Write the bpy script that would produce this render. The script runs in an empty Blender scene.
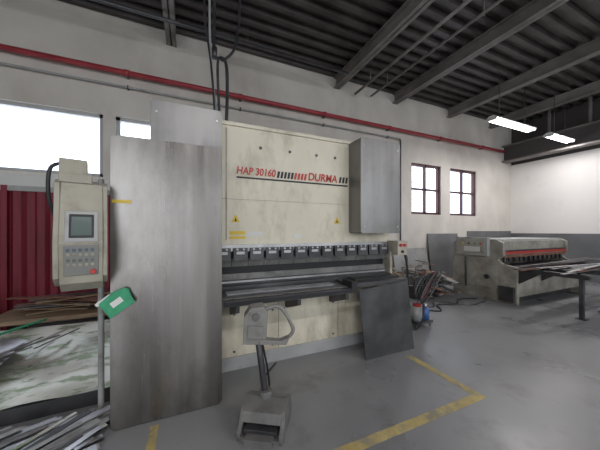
import bpy, bmesh, math, random
from mathutils import Vector, Matrix, noise
random.seed(7)
MATS={}
def mat(name,c,rough=.5,metal=0,c2=None,scale=4,detail=4,stretch=(1,1,1),bump=0,emit=0,lo=.35,hi=.65,bscale=None,spec=.5,dirt=None,dscale=3,dlo=.5,dhi=.72,damt=.8,dstretch=(1,1,1),low=0,rvar=0):
    if name in MATS: return MATS[name]
    m=bpy.data.materials.new(name); m.use_nodes=True; nt=m.node_tree; b=nt.nodes['Principled BSDF']; L=nt.links.new; N=nt.nodes.new
    b.inputs['Base Color'].default_value=(*c,1); b.inputs['Roughness'].default_value=rough; b.inputs['Metallic'].default_value=metal
    b.inputs['Specular IOR Level'].default_value=spec
    if c2 is not None or bump or dirt:
        tc=N('ShaderNodeTexCoord'); mp=N('ShaderNodeMapping'); mp.inputs['Scale'].default_value=stretch
        L(tc.outputs['Object'],mp.inputs[0])
        n=N('ShaderNodeTexNoise'); n.inputs['Scale'].default_value=scale; n.inputs['Detail'].default_value=detail
        L(mp.outputs[0],n.inputs['Vector'])
        r=N('ShaderNodeValToRGB'); r.color_ramp.elements[0].position=lo; r.color_ramp.elements[1].position=hi
        r.color_ramp.elements[0].color=(*c,1); r.color_ramp.elements[1].color=(*(c2 or c),1)
        L(n.outputs[0],r.inputs[0]); col=r.outputs[0]
        if dirt:
            mp2=N('ShaderNodeMapping'); mp2.inputs['Scale'].default_value=dstretch; mp2.inputs['Location'].default_value=(3.1,1.7,5.3); L(tc.outputs['Object'],mp2.inputs[0])
            d=N('ShaderNodeTexNoise'); d.inputs['Scale'].default_value=dscale; d.inputs['Detail'].default_value=12; d.inputs['Roughness'].default_value=.68
            L(mp2.outputs[0],d.inputs['Vector']); src=d.outputs[0]
            if low:
                sp=N('ShaderNodeSeparateXYZ'); L(tc.outputs['Object'],sp.inputs[0])
                mr=N('ShaderNodeMapRange'); mr.inputs['From Min'].default_value=0; mr.inputs['From Max'].default_value=low
                mr.inputs['To Min'].default_value=.14; mr.inputs['To Max'].default_value=0; L(sp.outputs[2],mr.inputs[0])
                ad=N('ShaderNodeMath'); ad.operation='ADD'; L(src,ad.inputs[0]); L(mr.outputs[0],ad.inputs[1]); src=ad.outputs[0]
            mr=N('ShaderNodeMapRange'); mr.inputs['From Min'].default_value=dlo; mr.inputs['From Max'].default_value=dhi; mr.inputs['To Max'].default_value=damt; L(src,mr.inputs[0])
            mx=N('ShaderNodeMixRGB'); mx.inputs[2].default_value=(*dirt,1); L(mr.outputs[0],mx.inputs[0]); L(col,mx.inputs[1]); col=mx.outputs[0]
        L(col,b.inputs['Base Color'])
        if rvar:
            mr=N('ShaderNodeMapRange'); mr.inputs['From Min'].default_value=.3; mr.inputs['From Max'].default_value=.7
            mr.inputs['To Min'].default_value=rough-rvar; mr.inputs['To Max'].default_value=rough+rvar; L(n.outputs[0],mr.inputs[0]); L(mr.outputs[0],b.inputs['Roughness'])
        if bump:
            n2=n
            if bscale:
                n2=N('ShaderNodeTexNoise'); n2.inputs['Scale'].default_value=bscale; L(mp.outputs[0],n2.inputs['Vector'])
            bp=N('ShaderNodeBump'); bp.inputs['Strength'].default_value=bump; bp.inputs['Distance'].default_value=.02
            L(n2.outputs[0],bp.inputs['Height']); L(bp.outputs[0],b.inputs['Normal'])
    if emit:
        b.inputs['Emission Color'].default_value=(*c,1); b.inputs['Emission Strength'].default_value=emit
    MATS[name]=m; return m
GR=(.13,.11,.085)
WALL=mat('wall_plaster',(.60,.56,.51),.8,c2=(.69,.65,.60),scale=1.2,detail=8,bump=.1,bscale=30,dirt=(.36,.32,.28),dscale=.9,dlo=.48,dhi=.8,damt=.6,dstretch=(1,1,.5))
WALLR=mat('wall_plaster_white',(.76,.73,.71),.8,c2=(.82,.79,.76),scale=.8,dirt=(.5,.47,.44),dscale=1,dlo=.55,dhi=.8,damt=.4)
FLOOR=mat('floor_concrete',(.19,.192,.20),.34,c2=(.285,.285,.29),scale=.9,detail=12,lo=.3,hi=.7,bump=.04,bscale=50,dirt=(.10,.098,.096),dscale=2.3,dlo=.54,dhi=.78,damt=.7,rvar=.12)
DECK=mat('roof_deck_dark',(.045,.038,.038),.45,c2=(.085,.073,.071),scale=2,metal=.15)
BEAM=mat('roof_beam_paint',(.16,.145,.137),.5,c2=(.23,.21,.20),scale=3)
DARKW=mat('upper_wall_dark',(.075,.067,.065),.7)
REDP=mat('red_pipe_paint',(.30,.03,.045),.4,c2=(.40,.05,.06),scale=3)
REDG=mat('red_gate_paint',(.15,.010,.022),.5,c2=(.25,.018,.038),scale=2,stretch=(6,6,.5))
CREAM=mat('cream_machine_paint',(.64,.59,.47),.42,c2=(.74,.69,.56),scale=1.5,detail=8,dirt=(.25,.205,.14),dscale=2.6,dlo=.48,dhi=.8,damt=.78,dstretch=(1.4,1.4,.6),low=1.2,rvar=.08)
CREAM2=mat('cream_dirty_paint',(.36,.34,.28),.5,c2=(.50,.46,.38),scale=2.5,detail=10,dirt=GR,dscale=4,dlo=.48,dhi=.7,damt=.75)
STEEL=mat('stainless_brushed',(.185,.172,.165),.31,.88,c2=(.34,.322,.308),scale=1.4,detail=9,stretch=(4.5,4.5,.3),lo=.3,hi=.72,dirt=(.11,.097,.086),dscale=1.6,dlo=.44,dhi=.8,damt=.75,dstretch=(1.6,1.6,.7),low=1.0,rvar=.09)
STEELL=mat('stainless_cover',(.19,.187,.185),.36,.82,c2=(.28,.275,.27),scale=1.4,detail=6,stretch=(5,5,.3),dirt=(.13,.12,.11),dscale=2,damt=.6,rvar=.07)
METAL=mat('bare_steel',(.40,.40,.41),.32,.85,c2=(.56,.56,.57),scale=5,dirt=GR,dscale=6,dlo=.55,damt=.6)
METALD=mat('dark_steel',(.055,.055,.06),.38,.5,c2=(.11,.11,.115),scale=3,detail=9)
BLACK=mat('black_rubber',(.02,.02,.022),.5)
GREY=mat('grey_paint',(.12,.118,.115),.5,c2=(.18,.177,.17),scale=5,detail=8,dirt=(.05,.045,.04),dscale=7,damt=.8)
LGREY=mat('light_grey_paint',(.34,.345,.345),.5,c2=(.42,.42,.415),scale=3,dirt=GR,dscale=4,dlo=.52,damt=.6)
DGREY=mat('dado_grey',(.12,.125,.13),.6,c2=(.18,.18,.185),scale=1.5,detail=8)
YEL=mat('yellow_tape',(.43,.33,.12),.6,c2=(.54,.43,.17),scale=6,dirt=(.22,.21,.18),dscale=9,dlo=.46,dhi=.62,damt=.8)
YELS=mat('yellow_sticker',(.72,.52,.05),.5)
RED=mat('red_plastic',(.5,.03,.03),.4)
REDT=mat('red_lettering',(.5,.05,.04),.5)
WHITE=mat('white_paint',(.68,.68,.66),.5)
FRAME=mat('window_frame_grey',(.42,.42,.42),.5)
REDF=mat('window_frame_maroon',(.07,.02,.024),.5)
GREEN=mat('green_folder',(.03,.26,.12),.6,c2=(.05,.36,.19),scale=12)
BLUE=mat('blue_paint',(.05,.13,.35),.4)
WOOD=mat('wood_worn',(.24,.16,.10),.7,c2=(.36,.26,.17),scale=3,stretch=(1,8,8))
BROWN=mat('rust_brown',(.16,.07,.045),.6,c2=(.24,.12,.08),scale=8)
FILM=mat('printed_bright_sheet',(.42,.42,.36),.3,.35,c2=(.68,.67,.59),scale=1.6,detail=5,lo=.4,hi=.6,bump=.06,bscale=9,dirt=(.13,.20,.07),dscale=3.2,dlo=.50,dhi=.58,damt=.75,dstretch=(1,2.4,1),rvar=.08)
PEND=mat('pendant_beige',(.33,.31,.25),.5,c2=(.41,.385,.315),scale=4,dirt=(.17,.15,.115),dscale=5,dlo=.5,dhi=.75,damt=.7)
KEY=mat('keypad_dull',(.22,.225,.21),.5); KEYB=mat('keypad_blue',(.11,.14,.19),.5)
TUBE=mat('fluorescent_tube',(1,.96,.98),.5,emit=9)
SCREEN=mat('crt_screen',(.12,.16,.15),.15)
g=bpy.data.materials.new('window_glass'); g.use_nodes=True; nt=g.node_tree; nt.nodes.clear()
o=nt.nodes.new('ShaderNodeOutputMaterial'); mx=nt.nodes.new('ShaderNodeMixShader'); mx.inputs[0].default_value=.08
t_=nt.nodes.new('ShaderNodeBsdfTransparent'); t_.inputs[0].default_value=(.92,.95,1,1); gl=nt.nodes.new('ShaderNodeBsdfGlossy'); gl.inputs['Roughness'].default_value=.1
nt.links.new(t_.outputs[0],mx.inputs[1]); nt.links.new(gl.outputs[0],mx.inputs[2]); nt.links.new(mx.outputs[0],o.inputs[0])
GLASS=g

class B:
    def __init__(s): s.bm=bmesh.new(); s.m=[]
    def mi(s,m):
        if m not in s.m: s.m.append(m)
        return s.m.index(m)
    def face(s,vs,m,smooth=False):
        try: f=s.bm.faces.new(vs)
        except ValueError: return
        f.material_index=s.mi(m); f.smooth=smooth
    def box(s,x0,x1,y0,y1,z0,z1,m,M=None):
        c=[Vector((x,y,z)) for x in(x0,x1) for y in(y0,y1) for z in(z0,z1)]
        if M: c=[M@v for v in c]
        v=[s.bm.verts.new(p) for p in c]
        for q in((0,1,3,2),(4,6,7,5),(0,4,5,1),(2,3,7,6),(0,2,6,4),(1,5,7,3)): s.face([v[i] for i in q],m)
    def prism(s,pts,ax,a0,a1,m,M=None):
        def mk(p,a):
            v={'x':Vector((a,p[0],p[1])),'y':Vector((p[0],a,p[1])),'z':Vector((p[0],p[1],a))}[ax]
            return M@v if M else v
        A=[s.bm.verts.new(mk(p,a0)) for p in pts]; C=[s.bm.verts.new(mk(p,a1)) for p in pts]
        s.face(A,m); s.face(C[::-1],m); n=len(pts)
        for i in range(n): s.face([A[i],C[i],C[(i+1)%n],A[(i+1)%n]],m)
    def cyl(s,p0,p1,r,m,r2=None,seg=18):
        s.sweep([Vector(p0),Vector(p1)],r,m,seg,r2)
    def sweep(s,pts,r,m,seg=10,r2=None,closed=False):
        pts=[Vector(p) for p in pts]; n=len(pts); rings=[]; up=None
        for i,p in enumerate(pts):
            if closed: d=pts[(i+1)%n]-pts[i-1]
            else: d=pts[min(i+1,n-1)]-pts[max(i-1,0)]
            d.normalize()
            if up is None:
                up=d.orthogonal().normalized()
            else:
                up=(up-d*up.dot(d)); up=up.normalized() if up.length>1e-5 else d.orthogonal().normalized()
            sd=d.cross(up); rr=r if r2 is None else r+(r2-r)*i/(n-1)
            rings.append([s.bm.verts.new(p+rr*(math.cos(a)*up+math.sin(a)*sd)) for a in [2*math.pi*k/seg for k in range(seg)]])
        for i in range(n if closed else n-1):
            a=rings[i]; b=rings[(i+1)%n]
            for k in range(seg): s.face([a[k],a[(k+1)%seg],b[(k+1)%seg],b[k]],m,True)
        if not closed:
            s.face(rings[0][::-1],m); s.face(rings[-1],m)
    def curve(s,pts,r,m,seg=8,closed=False,k=6):
        P=[Vector(p) for p in pts]; n=len(P); out=[]
        for i in range(n if closed else n-1):
            if closed: a,b,c,d=P[i-1],P[i],P[(i+1)%n],P[(i+2)%n]
            else: a,b,c,d=P[max(i-1,0)],P[i],P[i+1],P[min(i+2,n-1)]
            for j in range(k):
                t=j/k
                out.append(.5*((2*b)+(c-a)*t+(2*a-5*b+4*c-d)*t*t+(3*b-a-3*c+d)*t**3))
        if not closed: out.append(P[-1])
        s.sweep(out,r,m,seg,closed=closed)
    def fin(s,name,bevel=0,parent=None):
        bmesh.ops.recalc_face_normals(s.bm,faces=s.bm.faces)
        xs=[v.co for v in s.bm.verts]
        c=Vector(((min(v.x for v in xs)+max(v.x for v in xs))/2,(min(v.y for v in xs)+max(v.y for v in xs))/2,min(v.z for v in xs)))
        for v in s.bm.verts: v.co-=c
        me=bpy.data.meshes.new(name); s.bm.to_mesh(me); s.bm.free()
        for m in s.m: me.materials.append(m)
        ob=bpy.data.objects.new(name,me); bpy.context.collection.objects.link(ob); ob.location=c
        if parent: 
            ob.parent=parent; ob.location=c-parent.location
        if bevel:
            md=ob.modifiers.new('bevel','BEVEL'); md.width=bevel; md.segments=2; md.limit_method='ANGLE'
        return ob
def rnd(w,h,r,cx,cz,n=6):
    out=[]
    for (sx,sz,a0) in((1,1,0),(-1,1,90),(-1,-1,180),(1,-1,270)):
        for i in range(n+1):
            a=math.radians(a0+90*i/n); out.append((cx+sx*(w/2-r)+r*math.cos(a)*1,cz+sz*(h/2-r)+r*math.sin(a)))
    return out

# ---------------- room
XL,XR,YB,YF,ZC=-6,10.87,5.5,-6,5.4
b=B(); b.box(XL-.2,XR+.2,YF-.2,YB+.2,-.1,0,FLOOR); b.fin('floor')
def wall_open(name,y0,y1,x0,x1,z0,z1,ops,m):
    b=B(); ops=sorted(ops); x=x0
    for (a,c,d,e) in ops:
        b.box(x,a,y0,y1,z0,z1,m)
        if d>z0: b.box(a,c,y0,y1,z0,d,m)
        b.box(a,c,y0,y1,e,z1,m); x=c
    b.box(x,x1,y0,y1,z0,z1,m); return b.fin(name)
ops=[(-5.2,-1.38,2.45,3.56),(-1.2,.3,2.45,3.56),(5.94,7.18,2.0,3.5),(7.6,8.9,2.0,3.5)]
wall_open('wall_back',YB,YB+.2,XL,XR+.2,0,ZC,ops,WALL)
rear=[(-4.5,-.5,0,4.2),(1.5,5.5,1.6,4.4),(6.3,10,1.6,4.4)]
wall_open('wall_front',YF-.2,YF,XL,XR+.2,0,ZC,rear,WALL)
def window(n,op,mull,tr,fm,w=.06):
    x0,x1,z0,z1=op; b=B(); y0,y1=YB+.05,YB+.13
    b.box(x0,x1,y0,y1,z0,z0+w,fm); b.box(x0,x1,y0,y1,z1-w,z1,fm); b.box(x0,x0+w,y0,y1,z0,z1,fm); b.box(x1-w,x1,y0,y1,z0,z1,fm)
    for i in range(1,mull): 
        x=x0+(x1-x0)*i/mull; b.box(x-w*.4,x+w*.4,y0,y1,z0,z1,fm)
    for i in tr:
        z=z0+(z1-z0)*i; b.box(x0,x1,y0,y1,z-w*.4,z+w*.4,fm)
    b.box(x0,x1,y0+.035,y0+.045,z0,z1,GLASS)
    b.fin('window_%d'%n)
window(1,ops[0],2,[],FRAME); window(2,ops[1],1,[],FRAME); window(3,ops[2],2,[.5],REDF,.07); window(4,ops[3],2,[.5],REDF,.07)
b=B(); b.box(XR,XR+.2,YF,YB,0,3.9,WALLR); b.box(XR+.05,XR+.2,YF,YB,3.9,ZC,DARKW); b.fin('wall_right')
b=B(); b.box(XL-.2,XL,YF,YB,0,ZC,WALL); b.fin('wall_left')
b=B(); y=YF; prof=[]
while y<YB-.01:
    prof+=[(y,ZC),(y+.12,ZC),(y+.14,ZC-.08),(y+.22,ZC-.08)]; y+=.25
prof.append((YB,ZC))
for i in range(len(prof)-1):
    (y0,z0),(y1,z1)=prof[i],prof[i+1]
    v=[b.bm.verts.new(p) for p in((XL,y0,z0),(XR+.2,y0,z0),(XR+.2,y1,z1),(XL,y1,z1))]; b.face(v,DECK)
b.box(XL-.2,XR+.2,YF-.2,YB+.2,ZC+.02,ZC+.1,DECK); b.fin('ceiling')
def ibeam(name,x,z0,z1,w,y0=YF,y1=YB-.01):
    b=B(); b.box(x-w/2,x+w/2,y0,y1,z0,z0+.02,BEAM); b.box(x-w/2,x+w/2,y0,y1,z1-.02,z1,BEAM); b.box(x-.01,x+.01,y0,y1,z0,z1,BEAM); b.fin(name)
for x in (-3.4,-.3,3.4,5.3,7.5,9.6):
    ibeam('roof_beam',x,5.06,5.32,.17)
b=B(); 
b.cyl((3.9,2.2,5.0),(3.9,5.4,5.0),.03,BEAM)
b.cyl((4.4,0,5.05),(4.4,5.4,5.05),.025,BEAM)
for x in(3.9,4.4):
    for y in(2.6,4.8): b.cyl((x,y,5.0),(x,y,5.31),.012,BEAM)
b.fin('ceiling_conduit')
b=B(); b.box(10.3,10.6,YF,YB-.01,3.95,4.0,BEAM); b.box(10.44,10.46,YF,YB-.01,4.0,4.5,DARKW); b.box(10.3,10.6,YF,YB-.01,4.5,4.54,BEAM)
for k in range(12): b.box(10.43,10.47,YF+.9*k+.3,YF+.9*k+.36,4.5,5.31,BEAM)
b.fin('girder_beam')
b=B(); b.cyl((XL+.05,5.37,4.3),(10.2,5.37,4.3),.045,REDP)
for x in range(-5,11,2): b.box(x-.015,x+.015,5.37,5.49,4.25,4.27,METALD); b.cyl((x-.04,5.37,4.3),(x+.04,5.37,4.3),.055,REDP)
b.fin('sprinkler_pipe')
b=B(); b.cyl((XL+.05,5.44,4.08),(5.4,5.44,4.08),.02,LGREY)
b.curve([(5.4,5.44,4.08),(5.46,5.44,4.02),(5.46,5.44,3.6),(5.46,5.44,1.0)],.022,METALD)
for x in range(-5,6,2): b.box(x-.012,x+.012,5.42,5.49,4.05,4.11,METALD)
b.fin('wall_conduit')
b=B(); b.box(XR-.02,XR,-6,YB-.02,0,1.42,DGREY); b.fin('trim_1')
b=B(); b.box(8.4,XR-.02,YB-.02,YB,0,1.5,DGREY); b.fin('trim_2')
b=B(); b.box(-5.6,-1.0,5.40,5.46,.05,2.15,REDG); x=-5.6
while x<-1.05:
    b.prism([(x,5.40),(x+.05,5.35),(x+.14,5.35),(x+.19,5.40)],'z',.08,2.12,REDG); x+=.28
for xx in(-5.6,-4.1,-2.6,-1.08): b.box(xx,xx+.07,5.33,5.48,0,2.2,REDG)
b.box(-5.6,-1.0,5.34,5.48,2.12,2.2,LGREY); b.box(-5.6,-1.0,5.36,5.485,2.2,2.38,WHITE); b.fin('door_1')

# ---------------- press brake
b=B()
b.box(-.28,2.74,2.95,3.05,1.33,2.73,CREAM)
b.box(-.28,2.74,2.93,2.95,2.69,2.73,CREAM)
for x in(-.2,2.58):
    b.prism([(3.06,0),(4.4,0),(4.4,2.65),(3.06,2.65),(3.06,1.45),(3.45,1.35),(3.45,1.0),(3.06,.9)],'x',x,x+.1,CREAM)
b.box(-.2,2.7,3.5,4.3,2.45,2.62,CREAM); b.box(-.1,2.58,4.1,4.3,.1,2.4,CREAM2)
b.box(-.2,2.66,2.80,2.95,.14,.84,CREAM); b.box(-.2,2.66,2.80,2.95,0,.14,LGREY); b.box(-.2,2.66,2.785,2.80,.12,.15,LGREY)
b.box(-.2,2.66,2.82,3.02,.84,.90,METALD); b.box(-.1,2.6,2.88,2.96,.90,.96,METALD); b.prism([(2.89,.96),(2.95,.96),(2.935,1.02),(2.925,1.0),(2.915,1.0),(2.905,1.02)],'x',-.05,2.6,GREY)
b.box(-.1,2.6,2.875,2.88,.925,.945,METAL)
for x in(.95,1.75): b.box(x,x+.006,2.797,2.80,.14,.82,GREY)
for x in(.45,.88,1.02,1.68): 
    for z in(.2,.6): b.cyl((x,2.79,z),(x,2.80,z),.012,METALD,seg=8)
b.box(-.2,2.72,2.91,2.95,1.27,1.345,METAL)
for i in range(15):
    x=-.1+i*.185
    b.box(x,x+.155,2.865,2.93,1.17,1.31,METALD); b.box(x+.03,x+.12,2.855,2.865,1.24,1.27,METAL)
    b.cyl((x+.04,2.85,1.295),(x+.04,2.90,1.295),.012,METAL,seg=8); b.cyl((x+.11,2.85,1.295),(x+.11,2.90,1.295),.012,METAL,seg=8)
    b.prism([(2.89,1.19),(2.94,1.19),(2.94,1.15),(2.925,1.10),(2.915,1.10),(2.90,1.15)],'x',x-.015,x+.165,GREY)
b.box(-.2,2.66,3.0,3.05,.9,1.33,BLACK)
b.box(-.1,2.6,3.06,3.2,1.0,1.1,METALD)
for (x0,x1) in((-.32,.31),(2.02,2.68)):
    b.prism(rnd(x1-x0,1.24,.03,(x0+x1)/2,2.09),'y',2.68,2.95,STEELL)
    for z in(1.56,2.6):
        for x in(x0+.05,x1-.05): b.cyl((x,2.672,z),(x,2.69,z),.012,METAL,seg=8)
b.box(-.2,.31,2.75,2.95,.84,1.46,STEELL)
for x in(.78,1.15,1.52,1.8):
    b.cyl((x,2.94,2.48),(x,2.955,2.48),.018,METALD,seg=10)
b.box(.38,.395,2.944,2.95,1.4,2.66,CREAM2)
b.box(.33,1.98,2.946,2.95,1.86,1.865,CREAM2)
for x in(.44,1.78):
    b.prism([(x,1.60),(x+.10,1.60),(x+.05,1.69)],'y',2.944,2.95,YELS)
    b.prism([(x+.035,1.61),(x+.065,1.61),(x+.05,1.66)],'y',2.942,2.95,BLACK)
b.box(.42,.60,2.945,2.95,1.46,1.50,YELS); b.box(.42,.60,2.945,2.95,1.41,1.44,YELS); b.box(.63,.80,2.945,2.95,1.44,1.49,WHITE)
b.box(1.2,1.3,2.945,2.95,1.41,1.46,WHITE)
for k in range(9):
    x=.98+k*.045
    b.prism([(x,2.145),(x+.03,2.145),(x+.045,2.225),(x+.015,2.225)],'y',2.944,2.95,BLACK if k<5 else REDT)
for k in range(3):
    x=1.86+k*.05; b.prism([(x,2.15),(x+.03,2.15),(x+.045,2.23),(x+.015,2.23)],'y',2.944,2.95,BLACK)
b.box(.5,2.0,2.945,2.95,2.105,2.125,BLACK)
for x in(.42,1.05,1.64):
    b.prism([(2.42,.79),(2.80,.79),(2.80,.62),(2.74,.62),(2.42,.73)],'x',x-.02,x+.02,METALD)
b.box(.30,1.72,2.43,2.49,.79,.845,METALD); b.box(.30,1.72,2.425,2.43,.80,.835,BLACK)
b.box(.28,1.70,2.50,2.82,.845,.853,GREY); b.box(.32,1.55,2.56,2.80,.853,.86,METALD)
b.box(.35,1.60,2.60,2.76,.86,.867,METAL)
b.box(1.74,2.64,2.50,2.80,.83,.88,METALD); b.box(1.70,1.78,2.42,2.62,.80,.92,BLACK); b.box(1.9,2.6,2.62,2.78,.88,.90,BLACK)
b.box(2.55,2.62,2.5,2.56,.0,.83,METALD)
b.box(2.68,2.86,2.72,2.92,1.16,1.36,CREAM2); b.cyl((2.73,2.70,1.30),(2.73,2.73,1.30),.022,RED); b.cyl((2.80,2.70,1.30),(2.80,2.73,1.30),.022,RED)
b.cyl((2.76,2.70,1.21),(2.76,2.73,1.21),.02,BLACK); b.box(2.68,2.80,2.92,3.1,1.2,1.3,CREAM2)
b.box(2.66,2.70,2.85,3.1,.4,1.2,CREAM2)
pb=b.fin('press_brake',.004)
def text(s,x0,x1,z0,z1,y,m,parent,name):
    cu=bpy.data.curves.new(name,'FONT'); cu.body=s; cu.offset=.022; to=bpy.data.objects.new(name+'_c',cu); bpy.context.collection.objects.link(to)
    bpy.context.view_layer.update(); me=bpy.data.meshes.new_from_object(to.evaluated_get(bpy.context.evaluated_depsgraph_get()))
    bpy.data.objects.remove(to)
    xs=[v.co.x for v in me.vertices]; ys=[v.co.y for v in me.vertices]
    for v in me.vertices:
        X=x0+(v.co.x-min(xs))/(max(xs)-min(xs))*(x1-x0); Z=z0+(v.co.y-min(ys))/(max(ys)-min(ys))*(z1-z0)
        v.co=Vector((X+(Z-z0)*.12,y,Z))-parent.location
    me.materials.clear(); me.materials.append(m)
    ob=bpy.data.objects.new(name,me); bpy.context.collection.objects.link(ob); ob.parent=parent
text('HAP 30160',.50,.96,2.15,2.24,2.941,REDT,pb,'model_lettering')
text('DURMA',1.40,1.83,2.145,2.245,2.941,REDT,pb,'maker_lettering')

# stainless side panel
b=B(); b.prism(rnd(.80,2.215,.04,-.135,1.1125),'y',2.30,2.325,STEEL)
b.box(-.50,.23,2.325,2.35,.05,.09,METALD); b.box(-.50,.23,2.325,2.35,2.12,2.16,METALD)
b.box(-.50,-.46,2.325,2.35,.05,2.16,METALD); b.box(.2,.24,2.325,2.35,.05,2.16,METALD)
for z in(.5,1.1,1.9): b.cyl((.25,2.34,z-.05),(.25,2.34,z+.05),.014,METAL); b.box(.235,.27,2.34,2.41,z-.015,z+.015,METALD)
b.box(-.525,-.40,2.296,2.30,1.71,1.735,YELS)
b.fin('machine_side_panel',.003)

# control pendant
b=B(); M=Matrix.Translation((-.665,2.2,0.02))@Matrix.Rotation(math.radians(14),4,'Z')@Matrix.Diagonal((.84,1,1,1))
side=[(-.10,1.14),(-.02,1.08),(.14,1.14),(.20,1.35),(.20,1.72),(.15,1.80),(-.04,1.80),(-.08,1.62),(-.14,1.40)]
b.prism(side,'x',-.13,.13,PEND,M)
cap=[(-.06,1.79),(.0,1.82),(.12,1.82),(.18,1.70),(.18,1.36),(.10,1.18),(-.02,1.12),(-.11,1.18),(-.12,1.40),(-.07,1.62)]
b.prism(cap,'x',-.165,-.13,PEND,M); b.prism(cap,'x',.13,.16,PEND,M)
def onface(z): 
    return -.08-(1.62-z)/.22*.06 if z>=1.40 else -.14+(1.40-z)/.26*.04
def fr(x0,x1,z0,z1,m,d):
    b.prism([(onface(z0)-d,z0),(onface(z1)-d,z1),(onface(z1)+.01,z1),(onface(z0)+.01,z0)],'x',x0,x1,m,M)
fr(-.10,.10,1.41,1.61,LGREY,.006); fr(-.075,.075,1.435,1.59,BLACK,.009); fr(-.062,.062,1.45,1.575,SCREEN,.011)
fr(-.105,.105,1.19,1.39,KEY,.005)
for i in range(5):
    for j in range(4): fr(-.09+i*.036,-.068+i*.036,1.25+j*.033,1.27+j*.033,[PEND,GREY,PEND,KEYB][j],.009)
b.cyl(M@Vector((.07,-.12,1.215)),M@Vector((.07,-.15,1.215)),.016,REDT)
b.box(-.14,.06,-.05,.08,1.80,1.86,PEND,M); b.prism([(-.05,1.84),(.08,1.84),(.05,1.96),(-.03,1.96)],'x',-.14,.03,PEND,M)
b.box(-.13,-.08,.06,.38,1.86,1.91,CREAM2,M)
b.curve([M@Vector((-.12,0,1.93)),M@Vector((-.19,-.02,1.88)),M@Vector((-.2,0,1.7)),M@Vector((-.16,.05,1.55))],.012,BLACK)
b.cyl((-.665,2.60,0),(-.665,2.60,1.93),.022,LGREY); b.box(-.76,-.56,2.54,2.66,0,.015,LGREY); b.box(-.69,-.63,2.3,2.60,1.20,1.25,LGREY)
b.cyl((-.665,2.60,1.88),(-.80,2.62,1.88),.025,CREAM2)
b.fin('control_pendant',.012)

# green folder tucked on the panel edge
b=B(); F=Matrix.Translation((-.485,2.262,.975))@Matrix.Rotation(math.radians(-38),4,'Y')@Matrix.Rotation(math.radians(-6),4,'X')
b.prism([(-.10,-.07),(.09,-.075),(.105,.05),(.03,.075),(-.09,.065)],'y',-.004,0,GREEN,F)
b.prism([(-.095,-.06),(.08,-.08),(.115,.035),(.02,.06),(-.10,.05)],'y',.004,.010,GREEN,F)
b.prism([(-.04,-.02),(.04,-.022),(.042,.02),(-.038,.022)],'y',-.006,-.004,WHITE,F)
b.box(-.11,.0,-.001,.006,.055,.08,WHITE,F)
b.fin('green_folder',.002)

# cables to machine top
b=B()
b.curve([(.33,3.75,5.31),(.33,3.75,4.6),(.33,3.72,3.95),(.42,3.6,3.85),(.47,3.55,3.7),(.47,3.5,3.2),(.45,3.5,2.74)],.022,METALD)
b.curve([(.70,3.7,5.31),(.66,3.7,4.5),(.60,3.7,4.1),(.45,3.65,3.86),(.36,3.6,3.75),(.40,3.6,2.74)],.018,METALD)
b.curve([(.27,3.75,5.31),(.27,3.75,4.3),(.30,3.7,3.6),(.38,3.55,2.74)],.016,LGREY)
b.curve([(.22,3.75,5.31),(.20,3.75,4.5),(.28,3.7,3.8),(.34,3.55,2.74)],.013,METALD)
b.cyl((.33,3.72,3.9),(.33,3.72,4.05),.035,METALD)
b.fin('power_cable')
b=B(); b.cyl((XL+.1,4.7,4.95),(3.2,4.7,4.95),.03,METALD); b.cyl((-2.9,1.0,4.98),(-2.9,5.3,4.98),.022,LGREY)
for x in(-5,-2,1): b.cyl((x,4.7,4.95),(x,4.7,5.31),.01,METALD)
b.fin('ceiling_pipe')

# leaning dark sheet
b=B(); v=[(1.88,2.40,0),(2.64,2.40,0),(2.60,2.47,.86),(1.84,2.47,.80)]
n=Vector((0,.008,0))
A=[b.bm.verts.new(Vector(p)) for p in v]; C=[b.bm.verts.new(Vector(p)+n) for p in v]
b.face(A,METALD); b.face(C[::-1],METALD)
for i in range(4): b.face([A[i],C[i],C[(i+1)%4],A[(i+1)%4]],METALD)
b.fin('leaning_steel_sheet')

# foot pedal stand
b=B(); M=Matrix.Translation((.56,1.93,0))@Matrix.Rotation(math.radians(-32),4,'Z')
hood=[(-.20,0),(.15,0),(.16,.08),(.10,.18),(.0,.21),(-.11,.17),(-.15,.09),(-.20,.06)]
b.prism(hood,'x',-.17,-.14,GREY,M); b.prism(hood,'x',.14,.17,GREY,M)
b.prism([(-.20,0),(.13,0),(.13,.02),(-.20,.03)],'x',-.16,.16,GREY,M)
b.prism([(.15,0),(.16,.08),(.10,.18),(.0,.21),(-.13,.17),(-.16,.11),(-.13,.10),(-.10,.14),(0,.18),(.09,.155),(.13,.07),(.13,0)],'x',-.15,.15,GREY,M)
b.prism([(-.18,.05),(.08,.09),(.08,.11),(-.18,.075)],'x',-.12,.12,METALD,M)
b.box(-.10,.10,-.24,-.16,.0,.05,GREY,M)
b.cyl((.56,1.95,.17),(.51,2.02,.66),.026,METALD); b.cyl((.56,1.95,.17),(.557,1.953,.25),.05,GREY)
H=Matrix.Translation((.50,2.03,.76))@Matrix.Rotation(math.radians(-12),4,'Z')@Matrix.Rotation(math.radians(6),4,'Y')
HG=mat('pedal_head_grey',(.20,.195,.185),.5,c2=(.27,.265,.25),scale=6,dirt=(.09,.08,.07),dscale=8,damt=.7)
b.prism([(-.09,-.15),(.07,-.15),(.09,-.08),(.08,.10),(.04,.15),(-.06,.13),(-.10,.06)],'y',-.07,.07,HG,H)
b.prism([(-.06,-.10),(.05,-.10),(.055,.0),(-.065,.0)],'y',-.085,-.07,HG,H); b.cyl(H@Vector((-.01,-.07,.07)),H@Vector((-.01,-.09,.07)),.028,GREY)
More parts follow.
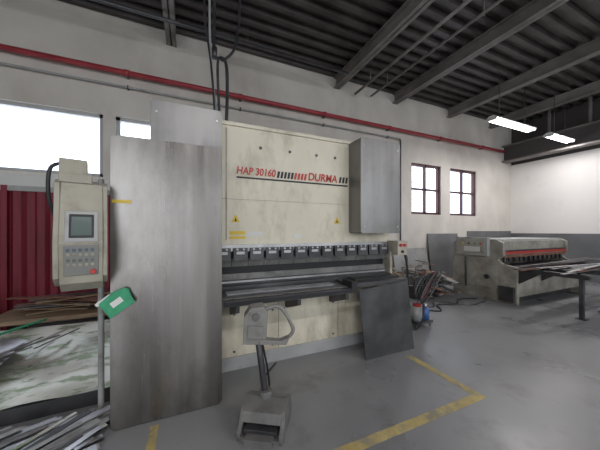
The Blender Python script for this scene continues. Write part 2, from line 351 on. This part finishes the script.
b.curve([(.53,2.0,.66),(.62,1.96,.62),(.72,1.95,.62),(.785,1.94,.68),(.76,1.94,.76),(.71,1.95,.85),(.66,1.97,.89),(.58,2.0,.87),(.54,2.0,.84)],.016,HG)
b.prism([(.04,-.14),(.25,-.14),(.27,-.08),(.2,-.11),(.04,-.10)],'y',-.09,-.02,HG,H)
b.curve([(.54,2.03,.64),(.62,2.1,.3),(.66,2.2,.04),(.7,2.5,.015),(.9,2.74,.015)],.009,BLACK)
b.fin('foot_pedal_stand',.006)

b=B(); b.box(-.25,2.46,1.43,1.51,0,.002,YEL); b.box(2.38,2.46,1.51,2.28,0,.002,YEL); b.box(-.27,-.21,1.51,2.25,0,.002,YEL); b.fin('floor_marking_tape')

# ------------- left scrap
b=B()
for i in range(4): b.box(-1.75,-.82,3.0+i*.25,3.12+i*.25,0,.10,WOOD)
for i in range(6): b.box(-1.72+i*.17,-1.60+i*.17,2.95,3.95,.10,.12,WOOD)
b.box(-1.7,-.85,3.0,3.9,.12,.18,LGREY)
def sheet(Q,N,amp,m,seed,curl=0):
    G=[]
    for i in range(N+1):
        row=[]
        for j in range(N+1):
            s,t=i/N,j/N; p=(Q[0]*(1-s)+Q[1]*s)*(1-t)+(Q[3]*(1-s)+Q[2]*s)*t
            p.z+=amp*noise.noise(Vector((p.x*2.2+seed,p.y*2.2,0)))+curl*(s-.5)**2*4*(1-t); row.append(b.bm.verts.new(p))
        G.append(row)
    for i in range(N):
        for j in range(N): b.face([G[i][j],G[i+1][j],G[i+1][j+1],G[i][j+1]],m,True)
V=Vector
sheet([V((-1.62,2.70,.12)),V((-.60,2.74,.12)),V((-.86,3.9,.38)),V((-2.05,3.95,.38))],24,.04,FILM,1)
sheet([V((-2.05,3.0,.25)),V((-1.55,2.75,.20)),V((-1.5,3.5,.36)),V((-2.0,3.8,.38))],18,.05,METAL,8,.02)
for k in range(10):
    a=math.radians(random.uniform(20,75)); L=random.uniform(.25,.6); w=random.uniform(.015,.045)
    MM=Matrix.Translation((random.uniform(-1.6,-1.15),random.uniform(3.05,3.6),.36+k*.004))@Matrix.Rotation(a,4,'Z')@Matrix.Rotation(-.12,4,'Y')
    b.box(-L/2,L/2,-w/2,w/2,0,.003,random.choice([METALD,METAL,GREY]),MM)
b.prism([(-1.62,2.69),(-.62,2.73),(-.63,2.76),(-1.62,2.72)],'z',.0,.12,METALD)
b.fin('scrap_sheet_pallet')
b=B()
b.prism([(-2.3,1.8),(-.62,1.8),(-.60,2.5),(-2.2,2.52)],'z',0,.004,METALD)
for k in range(110):
    a=math.radians(random.uniform(20,50)); L=random.uniform(.5,1.2); w=random.uniform(.02,.075)
    cy=random.uniform(1.9,2.5); cx=random.uniform(-1.9,-.75); z=.004+k*.0009
    ex=cx+L/2*math.cos(a); ey=cy+L/2*math.sin(a)
    if ex>-.56: cx-=ex+.56
    if ey>2.50: cy-=ey-2.50
    M=Matrix.Translation((cx,cy,z))@Matrix.Rotation(a,4,'Z')@Matrix.Rotation(random.uniform(-.012,.012),4,'Y')
    b.box(-L/2,L/2,-w/2,w/2,0,.003,random.choice([METAL,METAL,LGREY,LGREY,METALD,METALD,FILM,GREY]),M)
b.fin('metal_strip_pile')
b=B()
for k in range(34):
    a=math.radians(random.uniform(85,115)); L=random.uniform(.5,.9); w=random.uniform(.03,.07)
    M=Matrix.Translation((random.uniform(-2.8,-2.25),random.uniform(3.1,3.4),.01+k*.010))@Matrix.Rotation(a,4,'Z')@Matrix.Rotation(random.uniform(-.04,.04),4,'Y')
    b.box(-L/2,L/2,-w/2,w/2,0,.005,random.choice([METAL,METALD,METALD,GREY,LGREY]),M)
b.fin('metal_strip_pile')
b=B()
for x in(-2.2,-1.1):
    for y in(4.25,4.9): b.box(x,x+.06,y,y+.06,0,.36,METALD)
b.box(-2.25,-1.0,4.2,5.0,.36,.41,WOOD)
for k in range(18):
    M=Matrix.Translation((random.uniform(-1.8,-1.4),random.uniform(4.45,4.8),.41+k*.012))@Matrix.Rotation(random.uniform(-.5,.5),4,'Z')
    b.box(-.4,.4,-.04,.04,0,.012,random.choice([METALD,BROWN,WOOD,BROWN,GREY,METALD]),M)
b.fin('offcut_bench')
b=B(); b.cyl((-2.62,4.2,0),(-2.62,4.2,.62),.26,mat('drum_green',(.18,.21,.19),.5),seg=28)
for z in(.02,.21,.42,.61): b.cyl((-2.62,4.2,z-.015),(-2.62,4.2,z+.015),.27,GREY,seg=28)
b.cyl((-2.62,4.2,.62),(-2.62,4.2,.63),.22,METALD,seg=28); b.fin('steel_drum')
b=B(); b.curve([(-1.6,4.1,.42),(-1.8,3.7,.42),(-1.95,3.3,.38),(-1.8,2.95,.27),(-1.5,2.85,.24),(-1.6,3.1,.33),(-1.9,3.6,.42)],.014,GREEN); b.fin('green_hose')

# ------------- hydraulic trolley
b=B(); cx,cy=3.36,2.98
b.box(cx-.17,cx+.17,cy-.14,cy+.14,.06,.10,METALD)
for sx in(-.15,.15):
    b.cyl((cx+sx-.02,cy+.15,.06),(cx+sx+.02,cy+.15,.06),.06,BLACK)
    b.curve([(cx+sx,cy+.13,.08),(cx+sx,cy+.14,.6),(cx+sx,cy+.18,.9)],.012,GREY)
    b.cyl((cx+sx,cy-.1,0),(cx+sx,cy-.1,.06),.015,GREY)
b.cyl((cx-.15,cy+.18,.9),(cx+.15,cy+.18,.9),.012,GREY)
b.cyl((cx-.06,cy-.03,.10),(cx-.06,cy-.03,.32),.08,LGREY,seg=20); b.cyl((cx-.06,cy-.03,.32),(cx-.06,cy-.03,.35),.06,RED,seg=20)
b.cyl((cx+.10,cy-.05,.10),(cx+.10,cy-.05,.28),.06,BLUE); b.cyl((cx+.10,cy-.05,.28),(cx+.10,cy-.05,.34),.03,METAL)
b.box(cx-.10,cx+.12,cy-.02,cy+.12,.42,.62,METALD); b.cyl((cx-.1,cy+.04,.70),(cx+.12,cy+.04,.70),.07,GREY)
for k in range(8):
    r=.12+.012*k
    pts=[(cx+.02*k-.05+r*math.cos(a)*(1+.15*math.sin(k)),cy-.08-.012*k,.64+r*1.2*math.sin(a+.3*k)) for a in [i*math.pi/4 for i in range(8)]]
    b.curve(pts,.013,[BLACK,BLACK,METALD,BLACK,BLACK,REDP,BLACK,METALD][k],closed=True,k=4)
b.curve([(cx,cy-.1,.45),(cx-.12,cy-.2,.2),(cx-.2,cy-.15,.015),(cx-.3,cy-.1,.015)],.012,BLACK)
b.fin('hydraulic_hose_trolley')
b=B()
b.curve([(2.90,2.82,1.2),(3.0,2.85,.9),(3.05,2.9,.5),(3.0,2.95,.1),(2.9,3.1,.02),(2.85,3.5,.015)],.014,BLACK)
b.curve([(2.90,2.85,1.25),(3.05,2.9,1.05),(3.10,3.0,.6),(3.05,3.1,.1),(2.95,3.2,.015),(2.9,3.5,.015)],.011,GREY)
b.fin('machine_hose')
b=B()
b.curve([(3.7,3.3,.014),(4.0,3.5,.014),(4.3,3.3,.014),(4.6,3.6,.014),(5.0,3.5,.014),(5.4,3.7,.014),(5.85,3.6,.014)],.013,BLACK)
b.curve([(3.7,3.5,.012),(4.1,3.75,.012),(4.4,3.55,.012),(4.8,3.8,.012),(5.2,3.35,.012),(5.8,3.4,.012)],.011,METALD)
b.fin('floor_cable')

# ------------- guillotine shear
SH=mat('shear_dirty_paint',(.34,.325,.285),.5,c2=(.44,.42,.365),scale=2,detail=8,dirt=GR,dscale=2.5,dlo=.44,dhi=.72,damt=.75,low=.6)
b=B()
sp=[(2.95,0),(4.3,0),(4.3,1.22),(4.15,1.32),(3.35,1.32),(3.2,1.25),(3.2,.98),(3.3,.88),(3.2,.80),(2.95,.76)]
b.prism(sp,'x',6.05,6.13,SH); b.prism(sp,'x',8.72,8.80,SH)
b.box(6.13,8.72,3.25,3.5,.95,1.28,SH); b.box(6.13,8.72,3.3,4.2,1.26,1.32,LGREY); b.box(6.13,8.72,4.1,4.25,.3,1.26,SH)
b.box(6.13,8.72,3.22,3.25,1.0,1.06,REDT); b.box(6.13,8.72,3.2,3.25,1.06,1.09,METALD); b.box(6.13,8.72,3.21,3.25,.93,.98,BROWN)
for k in range(13): b.cyl((6.25+k*.2,3.28,.82),(6.25+k*.2,3.28,.97),.03,METALD,seg=10)
b.box(6.13,8.72,2.95,3.4,.70,.76,METALD); b.box(6.13,8.72,2.97,3.02,.15,.70,SH); b.box(6.2,8.65,3.1,4.1,0,.12,METALD)
for x in(6.12,7.0,7.9,8.6):
    b.box(x-.04,x+.04,1.95,2.96,.68,.75,METALD); b.prism([(2.96,.68),(2.6,.68),(2.96,.42)],'x',x-.02,x+.02,METALD)
    b.box(x-.03,x+.03,2.02,2.08,.0,.68,METALD); b.box(x-.07,x+.07,1.98,2.12,0,.012,METALD)
b.box(5.95,6.05,3.45,4.15,.95,1.36,LGREY); b.box(5.935,5.95,3.5,4.1,1.0,1.32,SH)
for k in range(4): b.cyl((5.92,3.58+k*.13,1.22),(5.94,3.58+k*.13,1.22),.022,[RED,GREEN,BLACK,YELS][k],seg=10)
b.box(5.925,5.938,3.6,3.95,1.04,1.15,WHITE)
b.box(6.03,6.05,3.3,4.1,.25,.75,SH); b.cyl((6.0,3.5,.5),(6.05,3.5,.5),.05,METALD); b.cyl((6.0,3.95,.2),(6.0,3.95,.9),.02,METALD)
b.box(5.98,6.05,2.98,3.25,.05,.35,METALD)
b.fin('guillotine_shear',.005)
b=B()
for k in range(22):
    M=Matrix.Translation((random.uniform(7.2,7.9),random.uniform(2.05,2.85),.755+k*.005))@Matrix.Rotation(random.uniform(-.1,.1),4,'Z')
    L=random.uniform(1.1,1.9); b.box(-L,L,-.03,.03,0,.012,random.choice([METALD,METALD,BROWN,BROWN,GREY,METAL]),M)
b.fin('steel_bar_stock')
def lean(x0,x1,h,m,name,y=5.3):
    b=B(); b.prism([(y,0),(y+.012,0),(5.485,h),(5.473,h)],'x',x0,x1,m); b.fin(name)
lean(5.2,6.5,1.0,LGREY,'leaning_metal_sheet'); lean(6.55,7.9,1.42,DGREY,'leaning_metal_sheet'); lean(7.95,8.38,1.2,GREY,'leaning_metal_sheet')
b=B()
for k in range(130):
    M=Matrix.Translation((random.uniform(4.6,5.6),random.uniform(4.0,4.9),.01+.45*random.random()*(k/130)+k*.002))@Matrix.Rotation(random.uniform(-3,3),4,'Z')@Matrix.Rotation(random.uniform(-.35,.35),4,'Y')
    L=random.uniform(.12,.34)
    M[2][3]=max(M[2][3],L*abs(M[2][0])+.005)
    b.box(-L,L,-.05,.05,0,.02,random.choice([METALD,METALD,METALD,BROWN,GREY,METALD,LGREY,WOOD]),M)
b.fin('scrap_metal_pile')
b=B(); b.box(5.1,5.32,YB-.015,YB,1.98,2.1,GREEN); b.box(5.14,5.2,YB-.017,YB-.015,2.0,2.08,WHITE); b.fin('exit_sign')

# ------------- lamps
def lamp(x0,x1,y,z,power):
    b=B(); b.prism([(y-.13,z+.02),(y+.13,z+.02),(y+.05,z+.09),(y-.05,z+.09)],'x',x0,x1,WHITE)
    for yy in(y-.065,y+.065): b.cyl((x0+.03,yy,z),(x1-.03,yy,z),.024,TUBE,seg=10)
    b.box(x0,x0+.03,y-.1,y+.1,z-.02,z+.03,WHITE); b.box(x1-.03,x1,y-.1,y+.1,z-.02,z+.03,WHITE)
    for x in(x0+.3,x1-.3): b.cyl((x,y,z+.08),(x,y,ZC-.09),.008,METALD,seg=6)
    b.fin('fluorescent_lamp')
    l=bpy.data.lights.new('tube_light','AREA'); l.shape='RECTANGLE'; l.size=x1-x0-.1; l.size_y=.18; l.energy=power; l.color=(1,.97,.97)
    o=bpy.data.objects.new('tube_light',l); o.location=((x0+x1)/2,y,z-.04); bpy.context.collection.objects.link(o)
lamp(6.47,8.15,3.66,4.1,45); lamp(9.0,10.2,3.66,4.1,35)
for x in(-4,-.5,3,6.5): lamp(x,x+1.6,-1.4,4.4,42)  # unseen row behind the camera, added to fill the room with light
def portal(x0,x1,z0,z1,y,facing):
    l=bpy.data.lights.new('sky_portal','AREA'); l.shape='RECTANGLE'; l.size=x1-x0; l.size_y=z1-z0; l.cycles.is_portal=True
    o=bpy.data.objects.new('sky_portal',l); o.location=((x0+x1)/2,y,(z0+z1)/2); o.rotation_euler=(math.radians(90*facing),0,0); bpy.context.collection.objects.link(o)
for op in rear: portal(*op,YF-.1,1)
for op in ops: portal(*op,YB+.18,-1)

w=bpy.data.worlds.new('World'); bpy.context.scene.world=w; w.use_nodes=True
bg=w.node_tree.nodes['Background']; bg.inputs[0].default_value=(.90,.95,1,1); bg.inputs[1].default_value=3.9
bpy.context.scene.view_settings.view_transform='Standard'

cam=bpy.data.cameras.new('Camera'); cam.lens=15.3; cam.sensor_width=36; cam.shift_y=.01; cam.clip_start=.05
co=bpy.data.objects.new('Camera',cam); bpy.context.collection.objects.link(co); co.location=(0,0,1.5); co.rotation_euler=(math.radians(90),0,math.radians(-23.6))
bpy.context.scene.camera=co
